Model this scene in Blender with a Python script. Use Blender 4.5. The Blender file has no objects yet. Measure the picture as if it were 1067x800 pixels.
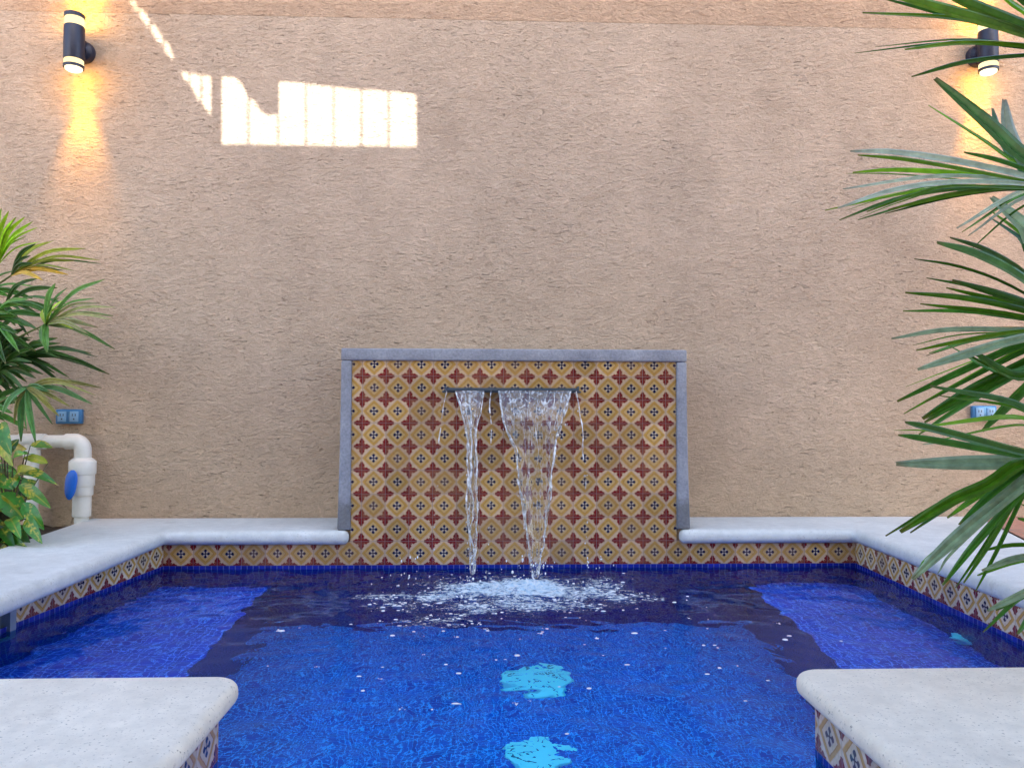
import bpy, bmesh, math, random
import numpy as np
from mathutils import Vector, Matrix, noise
from mathutils.geometry import tessellate_polygon

random.seed(7)
rng = np.random.default_rng(7)
sc = bpy.context.scene
COL = sc.collection
R = math.radians

# ------------------------------------------------------------------ object helpers
def link(o, parent=None):
    COL.objects.link(o)
    if parent is not None:
        o.parent = parent
        if parent.type == 'EMPTY':
            o.matrix_parent_inverse = Matrix.Translation(-Vector(parent.location))
    return o

def mesh_obj(name, verts, faces, mat, parent=None, smooth=False, uvs=None, col=None):
    me = bpy.data.meshes.new(name)
    me.from_pydata([tuple(v) for v in verts], [], [tuple(f) for f in faces])
    if uvs is not None:                      # one uv per vertex
        ul = me.uv_layers.new(name='UVMap')
        for l in me.loops:
            ul.data[l.index].uv = uvs[l.vertex_index]
    if col is not None:                      # one colour per vertex
        ca = me.color_attributes.new('Col', 'FLOAT_COLOR', 'POINT')
        for i, c in enumerate(col):
            ca.data[i].color = (c[0], c[1], c[2], c[3] if len(c) > 3 else 1.0)
    if smooth:
        for p in me.polygons:
            p.use_smooth = True
    me.materials.append(mat)
    me.update()
    return link(bpy.data.objects.new(name, me), parent)

def thing(name, label, cat, loc=(0, 0, 0), group=None):
    o = bpy.data.objects.new(name, None)
    o.location = loc
    o.empty_display_size = 0.1
    link(o)
    o['label'] = label
    o['category'] = cat
    if group:
        o['group'] = group
    return o

class MB:
    """collects shapes, builds one mesh"""
    def __init__(s):
        s.v, s.f, s.c = [], [], []
    def add(s, vs, fs, col=None):
        n = len(s.v)
        s.v += [tuple(v) for v in vs]
        s.f += [tuple(i + n for i in f) for f in fs]
        s.c += [col or (1, 1, 1)] * len(vs)
    def box(s, x0, x1, y0, y1, z0, z1):
        s.add([(x0, y0, z0), (x1, y0, z0), (x1, y1, z0), (x0, y1, z0), (x0, y0, z1), (x1, y0, z1), (x1, y1, z1), (x0, y1, z1)],
              [(0, 3, 2, 1), (4, 5, 6, 7), (0, 1, 5, 4), (1, 2, 6, 5), (2, 3, 7, 6), (3, 0, 4, 7)])
    def rings(s, rings, cap=True, closed=True, col=None):
        n = len(rings[0]); vs = [p for r in rings for p in r]; fs = []
        for i in range(len(rings) - 1):
            for j in range(n if closed else n - 1):
                k = (j + 1) % n
                fs.append((i * n + j, i * n + k, (i + 1) * n + k, (i + 1) * n + j))
        if cap and closed:
            fs.append(tuple(range(n - 1, -1, -1)))
            m = (len(rings) - 1) * n
            fs.append(tuple(range(m, m + n)))
        s.add(vs, fs, col)
    def tube(s, pts, rad, n=12, cap=True, col=None):
        pts = [Vector(p) for p in pts]
        rs = rad if hasattr(rad, '__len__') else [rad] * len(pts)
        rings = []; ref = None
        for i, p in enumerate(pts):
            t = (pts[min(i + 1, len(pts) - 1)] - pts[max(i - 1, 0)])
            if t.length < 1e-7: t = Vector((0, 0, 1))
            t.normalize()
            if ref is None:
                ref = Vector((1, 0, 0)) if abs(t.x) < .8 else Vector((0, 1, 0))
            a = (ref - t * ref.dot(t)).normalized(); b = t.cross(a); ref = a
            rings.append([p + (a * math.cos(2 * math.pi * k / n) + b * math.sin(2 * math.pi * k / n)) * rs[i] for k in range(n)])
        s.rings(rings, cap, True, col)
    def lathe(s, c, prof, n=28, axis='z'):
        c = Vector(c); rings = []
        for r, h in prof:
            ring = []
            for k in range(n):
                a = 2 * math.pi * k / n
                u, w = r * math.cos(a), r * math.sin(a)
                ring.append(c + (Vector((u, w, h)) if axis == 'z' else Vector((h, u, w)) if axis == 'x' else Vector((w, h, u))))
            rings.append(ring)
        s.rings(rings)
    def build(s, name, mat, parent=None, smooth=False, col=False, uvs=None):
        return mesh_obj(name, s.v, s.f, mat, parent, smooth, uvs, s.c if col else None)

def bevel(o, w, seg=3, ang=40):
    m = o.modifiers.new('bevel', 'BEVEL'); m.width = w; m.segments = seg; m.limit_method = 'ANGLE'; m.angle_limit = R(ang)
    m.harden_normals = False
    for p in o.data.polygons: p.use_smooth = True
    return o

def auto_smooth(o, ang=35):
    me = o.data
    bm = bmesh.new(); bm.from_mesh(me)
    for e in bm.edges:
        e.smooth = not (len(e.link_faces) != 2 or e.calc_face_angle(0) > R(ang))
    for f in bm.faces: f.smooth = True
    bm.to_mesh(me); bm.free()
    return o

def prism(name, poly, z0, z1, mat, parent=None):
    n = len(poly)
    area = sum(poly[i][0] * poly[(i + 1) % n][1] - poly[(i + 1) % n][0] * poly[i][1] for i in range(n))
    if area < 0: poly = poly[::-1]
    v = [(x, y, z0) for x, y in poly] + [(x, y, z1) for x, y in poly]
    f = [tuple(range(n - 1, -1, -1)), tuple(range(n, 2 * n))] + [(i, (i + 1) % n, n + (i + 1) % n, n + i) for i in range(n)]
    return mesh_obj(name, v, f, mat, parent)

# ------------------------------------------------------------------ material helpers
def new_mat(name):
    m = bpy.data.materials.new(name); m.use_nodes = True
    nt = m.node_tree; nt.nodes.clear()
    out = nt.nodes.new('ShaderNodeOutputMaterial')
    return m, nt, out

class X:
    """tiny expression wrapper round math nodes"""
    nt = None
    def __init__(s, v): s.v = v
    def _op(s, op, *o, clamp=False):
        n = X.nt.nodes.new('ShaderNodeMath'); n.operation = op; n.use_clamp = clamp
        for i, a in enumerate((s,) + o):
            a = a.v if isinstance(a, X) else a
            if isinstance(a, (int, float)): n.inputs[i].default_value = a
            else: X.nt.links.new(a, n.inputs[i])
        return X(n.outputs[0])
    def __add__(s, o): return s._op('ADD', o)
    def __radd__(s, o): return s._op('ADD', o)
    def __sub__(s, o): return s._op('SUBTRACT', o)
    def __rsub__(s, o): return X(o)._op('SUBTRACT', s) if not isinstance(o, X) else o - s
    def __mul__(s, o): return s._op('MULTIPLY', o)
    def __rmul__(s, o): return s._op('MULTIPLY', o)
    def abs(s): return s._op('ABSOLUTE')
    def fract(s): return s._op('FRACT')
    def floor(s): return s._op('FLOOR')
    def min(s, o): return s._op('MINIMUM', o)
    def max(s, o): return s._op('MAXIMUM', o)
    def pow(s, o): return s._op('POWER', o)
    def lt(s, edge, soft=.015):           # 1 where s < edge, soft step
        return s.ramp(edge - soft if not isinstance(edge, X) else edge, edge + soft if not isinstance(edge, X) else edge + soft, 1, 0)
    def ramp(s, a, b, c, d, kind='SMOOTHSTEP'):
        n = X.nt.nodes.new('ShaderNodeMapRange'); n.interpolation_type = kind
        for i, q in enumerate((s, a, b, c, d)):
            q = q.v if isinstance(q, X) else q
            if isinstance(q, (int, float)): n.inputs[i].default_value = q
            else: X.nt.links.new(q, n.inputs[i])
        return X(n.outputs[0])

def sock(a): return a.v if isinstance(a, X) else a

def mixc(f, a, b):
    n = X.nt.nodes.new('ShaderNodeMix'); n.data_type = 'RGBA'; n.clamp_factor = True
    f = sock(f)
    if isinstance(f, (int, float)): n.inputs[0].default_value = f
    else: X.nt.links.new(f, n.inputs[0])
    for i, q in ((6, a), (7, b)):
        q = sock(q)
        if isinstance(q, tuple): n.inputs[i].default_value = (q + (1,))[:4]
        else: X.nt.links.new(q, n.inputs[i])
    return X(n.outputs[2])

def multc(a, v):
    """colour times value"""
    n = X.nt.nodes.new('ShaderNodeVectorMath'); n.operation = 'SCALE'
    a = sock(a)
    if isinstance(a, tuple): n.inputs[0].default_value = a[:3]
    else: X.nt.links.new(a, n.inputs[0])
    v = sock(v)
    if isinstance(v, (int, float)): n.inputs['Scale'].default_value = v
    else: X.nt.links.new(v, n.inputs['Scale'])
    return X(n.outputs[0])

def coords(kind='Object', scale=(1, 1, 1)):
    t = X.nt.nodes.new('ShaderNodeTexCoord'); m = X.nt.nodes.new('ShaderNodeMapping')
    X.nt.links.new(t.outputs[kind], m.inputs[0]); m.inputs['Scale'].default_value = scale
    return m.outputs[0]

def nz(vec, scale, detail=3, rough=.5, dist=0.0, color=False):
    n = X.nt.nodes.new('ShaderNodeTexNoise')
    n.inputs['Scale'].default_value = scale; n.inputs['Detail'].default_value = detail
    n.inputs['Roughness'].default_value = rough; n.inputs['Distortion'].default_value = dist
    X.nt.links.new(vec, n.inputs['Vector'])
    return X(n.outputs['Color' if color else 'Fac'])

def sep(vec):
    n = X.nt.nodes.new('ShaderNodeSeparateXYZ'); X.nt.links.new(vec, n.inputs[0])
    return X(n.outputs[0]), X(n.outputs[1]), X(n.outputs[2])

def comb(x, y, z=0.0):
    n = X.nt.nodes.new('ShaderNodeCombineXYZ')
    for i, a in enumerate((x, y, z)):
        a = sock(a)
        if isinstance(a, (int, float)): n.inputs[i].default_value = a
        else: X.nt.links.new(a, n.inputs[i])
    return n.outputs[0]

def bump(h, strength=.5, dist=.01, prev=None):
    n = X.nt.nodes.new('ShaderNodeBump'); n.inputs['Strength'].default_value = strength; n.inputs['Distance'].default_value = dist
    X.nt.links.new(sock(h), n.inputs['Height'])
    if prev is not None: X.nt.links.new(prev, n.inputs['Normal'])
    return n.outputs[0]

def pbsdf(color, rough=.5, normal=None, spec=.5, metallic=0.0, **kw):
    n = X.nt.nodes.new('ShaderNodeBsdfPrincipled')
    def put(k, v):
        v = sock(v)
        if isinstance(v, tuple): n.inputs[k].default_value = (v + (1,))[:4]
        elif isinstance(v, (int, float)): n.inputs[k].default_value = v
        else: X.nt.links.new(v, n.inputs[k])
    put('Base Color', color); put('Roughness', rough); put('Specular IOR Level', spec); put('Metallic', metallic)
    for k, v in kw.items(): put(k.replace('_', ' '), v)
    if normal is not None: X.nt.links.new(normal, n.inputs['Normal'])
    return n

def simple(name, color, rough=.5, metallic=0.0, spec=.5, var=.12, nscale=30, bstr=.0, **kw):
    m, nt, out = new_mat(name); X.nt = nt
    c = coords('Object')
    v = nz(c, nscale, 4, .6).ramp(.3, .7, 1 - var, 1 + var, 'LINEAR')
    b = bump(nz(c, nscale * 3, 4, .6), bstr, .002) if bstr else None
    p = pbsdf(multc(tuple(color), v), rough, b, spec, metallic, **kw)
    nt.links.new(p.outputs[0], out.inputs[0])
    return m

# --- stucco: dragged plaster with horizontal fissures
def mat_stucco(name, base, dark, bounce_tint=0.0):
    m, nt, out = new_mat(name); X.nt = nt
    c = coords('Object')
    x0, y0, z0 = sep(c)
    warp = nz(c, 9, 3, .6)
    cs = coords('Object', (1, 1, 2.0))
    x, y, z = sep(cs)
    wv = comb(x + warp * .03, y, z + warp * .06)
    streak = nz(wv, 34, 6, .68, .3)                    # drawn out horizontally
    broad = nz(wv, 11, 4, .6, .3)
    fine = nz(coords('Object', (1, 1, 1.5)), 105, 4, .72)
    dash = nz(comb(x * .62 + warp * .02, y, z * 1.15), 66, 2, .5, .5)
    dash2 = nz(comb(x * .44 + 4.0, y, z * 1.25 + warp * .05), 40, 2, .5, .7)
    where = nz(c, 4, 4, .65).ramp(.38, .62, .16, 1)
    crack = dash.ramp(.640, .715, 0, 1).max(dash2.ramp(.668, .735, 0, 1)) * where
    blot = nz(c, 1.3, 4, .6); blot2 = nz(coords('Object', (1, 1, .35)), 4.5, 4, .65)
    col = mixc((streak * .65 + broad * .35).ramp(.32, .66, 0, 1, 'LINEAR'), dark, base)
    col = multc(col, blot.ramp(.3, .7, .90, 1.09, 'LINEAR'))
    col = multc(col, blot2.ramp(.3, .7, .95, 1.05, 'LINEAR'))
    col = multc(col, fine.ramp(.25, .75, .84, 1.14, 'LINEAR'))
    bounce_tint = z0.ramp(-.1, 1.9, .55, 0)  # warm bounce light painted in, stronger towards the wall foot
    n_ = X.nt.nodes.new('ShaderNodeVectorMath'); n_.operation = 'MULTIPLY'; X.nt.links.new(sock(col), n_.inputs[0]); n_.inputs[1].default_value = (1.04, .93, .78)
    col = mixc(bounce_tint, col, X(n_.outputs[0]))
    stain = nz(coords('Object', (1, 1, .5)), 2.2, 5, .65).ramp(.52, .70, 0, .16)
    col = mixc(stain, col, (.30, .21, .15))
    col = mixc(crack * .42, col, (.12, .08, .05))  # dirt, and the shade inside the cracks, painted dark
    h = streak * .9 + broad * .6 + fine * .55 - crack * .9
    p = pbsdf(col, .92, bump(h, 1.0, .021), .2)
    nt.links.new(p.outputs[0], out.inputs[0])
    return m

# --- painted ceramic tile, uv in tile units, motif centred in the tile
def mat_tile(name, pale=False):
    m, nt, out = new_mat(name); X.nt = nt
    uvn = nt.nodes.new('ShaderNodeTexCoord').outputs['UV']
    u0, v0, _ = sep(uvn)
    wob = nz(uvn, 6, 2, .5) - .5; wob2 = nz(comb(v0 + 7.3, u0), 6, 2, .5) - .5
    iu, iv = u0.floor(), v0.floor()
    wn = nt.nodes.new('ShaderNodeTexWhiteNoise'); wn.noise_dimensions = '2D'
    nt.links.new(comb(iu, iv), wn.inputs['Vector'])
    rnd = X(wn.outputs['Value'])
    rr, rg, rb = sep(wn.outputs['Color'])
    u = u0.fract() - .5; v = v0.fract() - .5
    gx = u.abs(); gy = v.abs()
    grout = gx.max(gy).ramp(.485, .494, 0, 1)
    uu = (u + wob * .035 + (rr - .5) * .022).abs(); vv = (v + wob2 * .035 + (rg - .5) * .022).abs()
    d2 = (uu.pow(1.06) + vv.pow(1.06)).pow(1 / 1.06)   # diamond metric, corners a little rounded
    cream, ochre, ochre2 = (.52, .365, .225), (.44, .250, .060), (.30, .140, .030)
    middle = (.48, .310, .115)
    if pale: cream, middle, ochre = (.66, .55, .39), (.62, .50, .33), (.50, .285, .060)  # stronger light on the border tiles painted in as paler colours
    red, blue = (.165, .008, .009), (.003, .005, .036)
    col = mixc(d2.ramp(.448, .462, 0, 1), middle, cream)
    ring = d2.lt(.462, .010) * (1 - d2.lt(.330, .012))
    col = mixc(ring, col, ochre)
    inner = (d2 - .345).abs().lt(.014, .012)
    col = mixc(inner * .8, col, ochre2)
    outer = (d2 - .474).abs().lt(.010, .010)
    col = mixc(outer * .35, col, ochre2)
    # red cross over each corner
    cu = .5 - uu; cv = .5 - vv
    q = cu.max(cv); p_ = cu.min(cv)
    arm = p_ - (.056 + (q - .205).abs().ramp(.0, .105, .070, .0))
    rmask = arm.lt(0.0, .010) * q.lt(.345, .012)
    stub = ((cu - .105).abs() + (cv - .105).abs()).lt(.050, .01)
    core = (cu + cv).lt(.160, .012)
    col = mixc(rmask.max(stub).max(core), col, red)
    # blue cross in the middle
    q = uu.max(vv); p_ = uu.min(vv)
    arm = p_ - (.020 + (q - .128).abs().ramp(.0, .070, .046, .0))
    bm_ = arm.lt(0.0, .008) * q.lt(.185, .008)
    halo = d2.lt(.20, .02)
    col = mixc(halo * .75, col, (.42, .37, .32))
    col = mixc(bm_, col, blue)
    col = multc(col, rnd.ramp(0, 1, .74, 1.14, 'LINEAR'))
    col = mixc(rb.ramp(.3, 1, 0, .22, 'LINEAR'), col, (.36, .20, .10))
    col = multc(col, nz(uvn, 9, 4, .6).ramp(.3, .7, .86, 1.12, 'LINEAR'))
    col = mixc(grout * .8, col, (.17, .13, .11))
    h = (1 - grout) * 1.0 + nz(uvn, 2.2, 2, .5) * .5
    p = pbsdf(col, grout.ramp(0, 1, .24, .8, 'LINEAR'), bump(h, .35, .002), .45)
    nt.links.new(p.outputs[0], out.inputs[0])
    return m

# --- cobalt mosaic, uv in chip units
def mat_mosaic(name, hi, lo, gr):
    m, nt, out = new_mat(name); X.nt = nt
    uvn = nt.nodes.new('ShaderNodeTexCoord').outputs['UV']
    u0, v0, _ = sep(uvn)
    wn = nt.nodes.new('ShaderNodeTexWhiteNoise'); wn.noise_dimensions = '2D'
    nt.links.new(comb(u0.floor(), v0.floor()), wn.inputs['Vector'])
    rnd = X(wn.outputs['Value'])
    g = (u0.fract() - .5).abs().max((v0.fract() - .5).abs()).ramp(.415, .445, 0, 1)
    col = mixc(rnd, lo, hi)
    col = multc(col, nz(uvn, .06, 3, .6).ramp(.3, .7, .85, 1.12, 'LINEAR'))
    col = mixc(g, col, gr)
    p = pbsdf(col, g.ramp(0, 1, .2, .8, 'LINEAR'), bump(1 - g, .4, .002), .5)
    nt.links.new(p.outputs[0], out.inputs[0])
    return m

def mat_concrete(name, base, spk=.5):
    m, nt, out = new_mat(name); X.nt = nt
    c = coords('Object')
    a = nz(c, 3.0, 4, .6); b = nz(c, 140, 3, .7); e = nz(c, 22, 5, .65)
    col = multc(base, a.ramp(.3, .7, .88, 1.07, 'LINEAR'))
    col = multc(col, e.ramp(.3, .7, .90, 1.08, 'LINEAR'))
    speck = b.ramp(.58, .68, 0, 1) * e.ramp(.38, .60, .2, 1)
    col = mixc(speck * spk, col, (.13, .12, .11))
    stain = nz(c, 7, 4, .7).ramp(.60, .74, 0, 1)
    col = mixc(stain * .22, col, (.25, .22, .18))
    pit = nz(c, 75, 2, .5).ramp(.66, .76, 0, 1)
    h = e * .6 + b * .35 - pit * .7
    p = pbsdf(col, .85, bump(h, .55, .004), .3)
    nt.links.new(p.outputs[0], out.inputs[0])
    return m

def mat_stone(name):
    m, nt, out = new_mat(name); X.nt = nt
    c = coords('Object'); x, y, z = sep(c)
    a = nz(c, 8, 5, .65); b = nz(c, 110, 4, .7)
    col = mixc(a.ramp(.3, .7, 0, 1, 'LINEAR'), (.215, .225, .26), (.34, .35, .385))
    foot_dark = (z + (nz(c, 14, 3, .6) - .5) * .16).ramp(.10, .17, .55, 0)  # darker towards the foot, with a ragged edge
    col = mixc(foot_dark, col, (.115, .110, .098))
    col = multc(col, b.ramp(.25, .75, .72, 1.25, 'LINEAR'))
    p = pbsdf(col, .9, bump(b + a, .5, .004), .3)
    nt.links.new(p.outputs[0], out.inputs[0])
    return m

def mat_water(name, rough=0.0):
    m, nt, out = new_mat(name); X.nt = nt
    c = coords('Object')
    n1 = nz(coords('Object', (1, .8, 1)), 13, 2, .5, .6); n2 = nz(coords('Object', (1, .6, 1)), 62, 2, .5, .4)
    b = bump(n1 + n2 * .11, .22, .010)
    rf = nt.nodes.new('ShaderNodeBsdfRefraction'); rf.inputs['Color'].default_value = (.40, 1.27, 1.46, 1); rf.inputs['IOR'].default_value = 1.33; rf.inputs['Roughness'].default_value = 0
    gl = nt.nodes.new('ShaderNodeBsdfGlossy'); gl.inputs['Color'].default_value = (.52, .52, .66, 1); gl.inputs['Roughness'].default_value = 0.0
    fr = nt.nodes.new('ShaderNodeFresnel'); fr.inputs['IOR'].default_value = 1.33
    for q in (rf, gl, fr): nt.links.new(b, q.inputs['Normal'])
    mx = nt.nodes.new('ShaderNodeMixShader'); nt.links.new(fr.outputs[0], mx.inputs[0])
    nt.links.new(rf.outputs[0], mx.inputs[1]); nt.links.new(gl.outputs[0], mx.inputs[2])
    nt.links.new(mx.outputs[0], out.inputs[0])
    return m

def mat_stream(name, white):
    """clear falling water with milky aerated threads"""
    m, nt, out = new_mat(name); X.nt = nt
    c = coords('Object', (1, 1, .22))
    g = nt.nodes.new('ShaderNodeBsdfGlass'); g.inputs['IOR'].default_value = 1.33; g.inputs['Roughness'].default_value = .02
    g.inputs['Color'].default_value = (.97, .985, 1, 1)
    d = pbsdf((.90, .93, .97), .3, None, .5)
    x, y, z = sep(coords('Object'))
    top = z.ramp(.36, .62, .18, 1)
    f = nz(c, 55, 5, .7, .9).ramp(.50, .68, white * .08, white) * top if white < .6 else nz(coords('Object', (1, 1, .5)), 48, 5, .7, 1.2).ramp(.42, .62, .04, white)
    mx = nt.nodes.new('ShaderNodeMixShader'); nt.links.new(sock(f), mx.inputs[0])
    nt.links.new(g.outputs[0], mx.inputs[1]); nt.links.new(d.outputs[0], mx.inputs[2])
    nt.links.new(mx.outputs[0], out.inputs[0])
    return m

def mat_foam(name):
    m, nt, out = new_mat(name); X.nt = nt
    c = coords('Object')
    at = nt.nodes.new('ShaderNodeAttribute'); at.attribute_name = 'Col'
    dens, _, _ = sep(at.outputs['Color'])
    w = nz(c, 7, 2, .5)
    x, y, z = sep(c)
    big = nz(comb(x * .55 + w * .05, y + w * .08, z), 17, 6, .72, .9)
    lace = nz(comb(x + w * .1, y, z), 60, 4, .7, .5)
    rd = 1 - (nz(comb(x * .7 + w * .06, y + w * .10, z), 13, 5, .65, 1.4) - .5).abs() * 6
    rd2 = 1 - (nz(comb(x + w * .06, y, z), 34, 3, .6, 1.2) - .5).abs() * 6
    f = (dens * .62 + (big - .5) * 1.7 + (lace - .5) * 1.5 + (rd.max(-.6)) * .22 + (rd2.max(-.6)) * .14).ramp(.38, .92, 0, .92)
    tr = nt.nodes.new('ShaderNodeBsdfTransparent')
    d = pbsdf(mixc(lace.ramp(.35, .65, 0, 1), (.42, .66, .86), (.84, .92, .96)), .5, bump(lace + big, .9, .012), .4)
    mx = nt.nodes.new('ShaderNodeMixShader'); nt.links.new(sock(f), mx.inputs[0])
    nt.links.new(tr.outputs[0], mx.inputs[1]); nt.links.new(d.outputs[0], mx.inputs[2])
    nt.links.new(mx.outputs[0], out.inputs[0])
    return m

def mat_leaf(name, rough=.33, variegated=False):
    m, nt, out = new_mat(name); X.nt = nt
    at = nt.nodes.new('ShaderNodeAttribute'); at.attribute_name = 'Col'
    c = coords('Object')
    col = X(at.outputs['Color'])
    col = multc(col, nz(c, 35, 3, .6).ramp(.3, .7, .75, 1.25, 'LINEAR'))
    if variegated:
        uvn = nt.nodes.new('ShaderNodeTexCoord').outputs['UV']; u, v, _ = sep(uvn)
        vein = ((v * 7 - (u - .5).abs() * 3.2).fract() - .5).abs()
        mid = (u - .5).abs().lt(.06, .03)
        blotch = nz(c, 17, 3, .6).ramp(.555, .62, 0, 1)
        yel = (blotch * vein.ramp(.20, .42, 1, .25)).max(mid * .6 * nz(c, 9, 2, .5).ramp(.4, .55, 0, 1))
        col = mixc(yel * .9, col, (.50, .43, .05))
    p = pbsdf(col, rough, None, .5)
    t = nt.nodes.new('ShaderNodeBsdfTranslucent'); tc = multc(col, 1.4); nt.links.new(sock(tc), t.inputs[0])
    mx = nt.nodes.new('ShaderNodeMixShader'); mx.inputs[0].default_value = .30
    nt.links.new(p.outputs[0], mx.inputs[1]); nt.links.new(t.outputs[0], mx.inputs[2])
    nt.links.new(mx.outputs[0], out.inputs[0])
    return m

def mat_emit(name, color, strength):
    m, nt, out = new_mat(name); X.nt = nt
    e = nt.nodes.new('ShaderNodeEmission'); e.inputs[0].default_value = color + (1,); e.inputs[1].default_value = strength
    nt.links.new(e.outputs[0], out.inputs[0])
    return m

def mat_ground(name, a, b, gap, size):
    m, nt, out = new_mat(name); X.nt = nt
    c = coords('Object'); x, y, z = sep(c)
    fx = ((x * (1 / size)).fract() - .5).abs(); fy = ((y * (1 / size)).fract() - .5).abs()
    g = fx.max(fy).ramp(.485, .492, 0, 1) if gap else None
    col = mixc(nz(c, 5, 5, .65).ramp(.3, .7, 0, 1, 'LINEAR'), a, b)
    col = multc(col, nz(c, 60, 4, .7).ramp(.3, .7, .8, 1.15, 'LINEAR'))
    if gap: col = mixc(g, col, (.25, .22, .19))
    p = pbsdf(col, .8, bump(nz(c, 40, 5, .7), .6, .012 if not gap else .003), .3)
    nt.links.new(p.outputs[0], out.inputs[0])
    return m

M = dict(
    stucco=mat_stucco('stucco', (.715, .565, .435), (.545, .415, .305)),
    stucco_shade=mat_stucco('stucco_shade', (.68, .49, .345), (.50, .345, .235)),
    blocker_stucco=mat_stucco('blocker_plaster', (.62, .55, .46), (.5, .43, .35)),
    tile=mat_tile('painted_tile'), tile_lit=mat_tile('painted_tile_lit', True),
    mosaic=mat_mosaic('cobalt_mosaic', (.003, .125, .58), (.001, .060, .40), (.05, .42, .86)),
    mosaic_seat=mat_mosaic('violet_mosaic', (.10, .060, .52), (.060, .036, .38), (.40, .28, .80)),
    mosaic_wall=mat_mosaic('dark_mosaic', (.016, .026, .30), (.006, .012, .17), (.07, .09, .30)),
    coping=mat_concrete('coping_concrete', (.63, .64, .62), .45),
    slab=mat_concrete('slab_concrete', (.80, .745, .635), .75),
    stone=mat_stone('grey_stone'),
    water=mat_water('pool_water'),
    stream=mat_stream('falling_water', .58),
    strand=mat_stream('aerated_water', .90),
    foam=mat_foam('foam'),
    bubble=simple('bubble', (.86, .91, .95), .25, 0, .5, .05),
    steel=simple('blued_steel', (.10, .14, .19), .35, .7, .5, .15),
    black=simple('dark_metal', (.018, .022, .045), .42, .2, .5, .2),
    lit=mat_emit('lit_diffuser', (1, .80, .42), 1.7),
    lens=mat_emit('lit_lens', (1, .88, .60), 2.6),
    pvc=simple('pvc', (.78, .76, .70), .38, 0, .5, .08, 14),
    handle=simple('blue_plastic', (.015, .14, .62), .4, 0, .5, .1),
    plate=simple('blue_grey_plate', (.05, .19, .40), .3, .3, .5, .1),
    socket=simple('socket_face', (.20, .38, .58), .35, 0, .5, .1),
    slot=simple('socket_slot', (.02, .025, .03), .6),
    white=simple('white_plastic', (.93, .95, .95), .35, 0, .5, .04),
    grey=simple('grey_plastic', (.20, .24, .30), .5, 0, .5, .1),
    leaf=mat_leaf('palm_leaf', .24), leaf2=mat_leaf('palm_leaf_soft', .45), croton=mat_leaf('croton_leaf', .3, True),
    cane=simple('cane', (.085, .075, .04), .8, 0, .3, .35, 40, .5),
    soil=mat_ground('soil', (.025, .017, .011), (.06, .042, .028), False, 1),
    patio=mat_ground('terracotta', (.42, .19, .12), (.50, .27, .19), True, .30),
    core=mat_stucco('core_plaster', (.40, .28, .19), (.30, .2, .13)),
)

T = 0.105            # tile size, metres
ZW = -0.170          # water level
ZT = -0.155          # foot of the tile border
ZB = -0.510          # bench tops
ZF = -1.060          # pool floor
YW = 0.42            # face of the plaster wall
CX = 0.137           # a motif centre of the tile grid

# ------------------------------------------------------------------ pool
pool = thing('swimming_pool', 'small plunge pool with pale concrete coping, painted tile border and cobalt mosaic lining', 'swimming pool')

def sheet(name, quads, mat, parent=None, mats=None):
    """quads: list of (4 points, 4 uvs, material index)"""
    v, f, uv, mi = [], [], [], []
    for pts, uvs, k in quads:
        n = len(v); v += pts; uv += uvs; f.append(tuple(range(n, n + len(pts)))); mi.append(k)
    o = mesh_obj(name, v, f, mat, parent, uvs=uv)
    for m in (mats or []): o.data.materials.append(m)
    for p, k in zip(o.data.polygons, mi): p.material_index = k
    return o

def wall_quad(a, b, z0, z1, unit, u0=0.0, vz=None):
    """upright sheet from a to b; u runs along it in units, v up from vz"""
    L = math.hypot(b[0] - a[0], b[1] - a[1]); vz = z0 if vz is None else vz
    return ([(a[0], a[1], z0), (b[0], b[1], z0), (b[0], b[1], z1), (a[0], a[1], z1)],
            [(u0, (z0 - vz) / unit), (u0 + L / unit, (z0 - vz) / unit), (u0 + L / unit, (z1 - vz) / unit), (u0, (z1 - vz) / unit)], 0)

P = [(-.524, -3.2), (-.524, -1.93), (-1.62, -1.93), (-1.41, 0), (1.685, 0), (1.59, -1.915), (.68, -1.915), (.68, -3.2)]
CH = .026
chip = lambda x, y: (x / CH, y / CH)

# upright mosaic lining and floor
for i in range(8):
    a, b = P[i], P[(i + 1) % 8]
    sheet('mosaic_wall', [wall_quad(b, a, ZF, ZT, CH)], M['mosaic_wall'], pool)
sheet('pool_floor', [([(x, y, ZF) for x, y in P][::-1], [chip(x, y) for x, y in P][::-1], 0)], M['mosaic'], pool)
BL = [(-.955, 0), (-.885, -1.93)]
BR = [(1.195, 0), (1.085, -1.915)]
for poly, edge in (([P[3], P[2], BL[1], BL[0]], (BL[0], BL[1])), ([P[4], BR[0], BR[1], P[5]], (BR[1], BR[0]))):
    n = 10                                            # seat
    poly_s = poly[::-1]
    w = wall_quad(edge[0], edge[1], ZF, ZB, CH)
    sheet('bench', [([(x, y, ZB) for x, y in poly_s], [chip(x, y) for x, y in poly_s], 0), (w[0], w[1], 1)], M['mosaic_seat'], pool, [M['mosaic_wall']])

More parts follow.
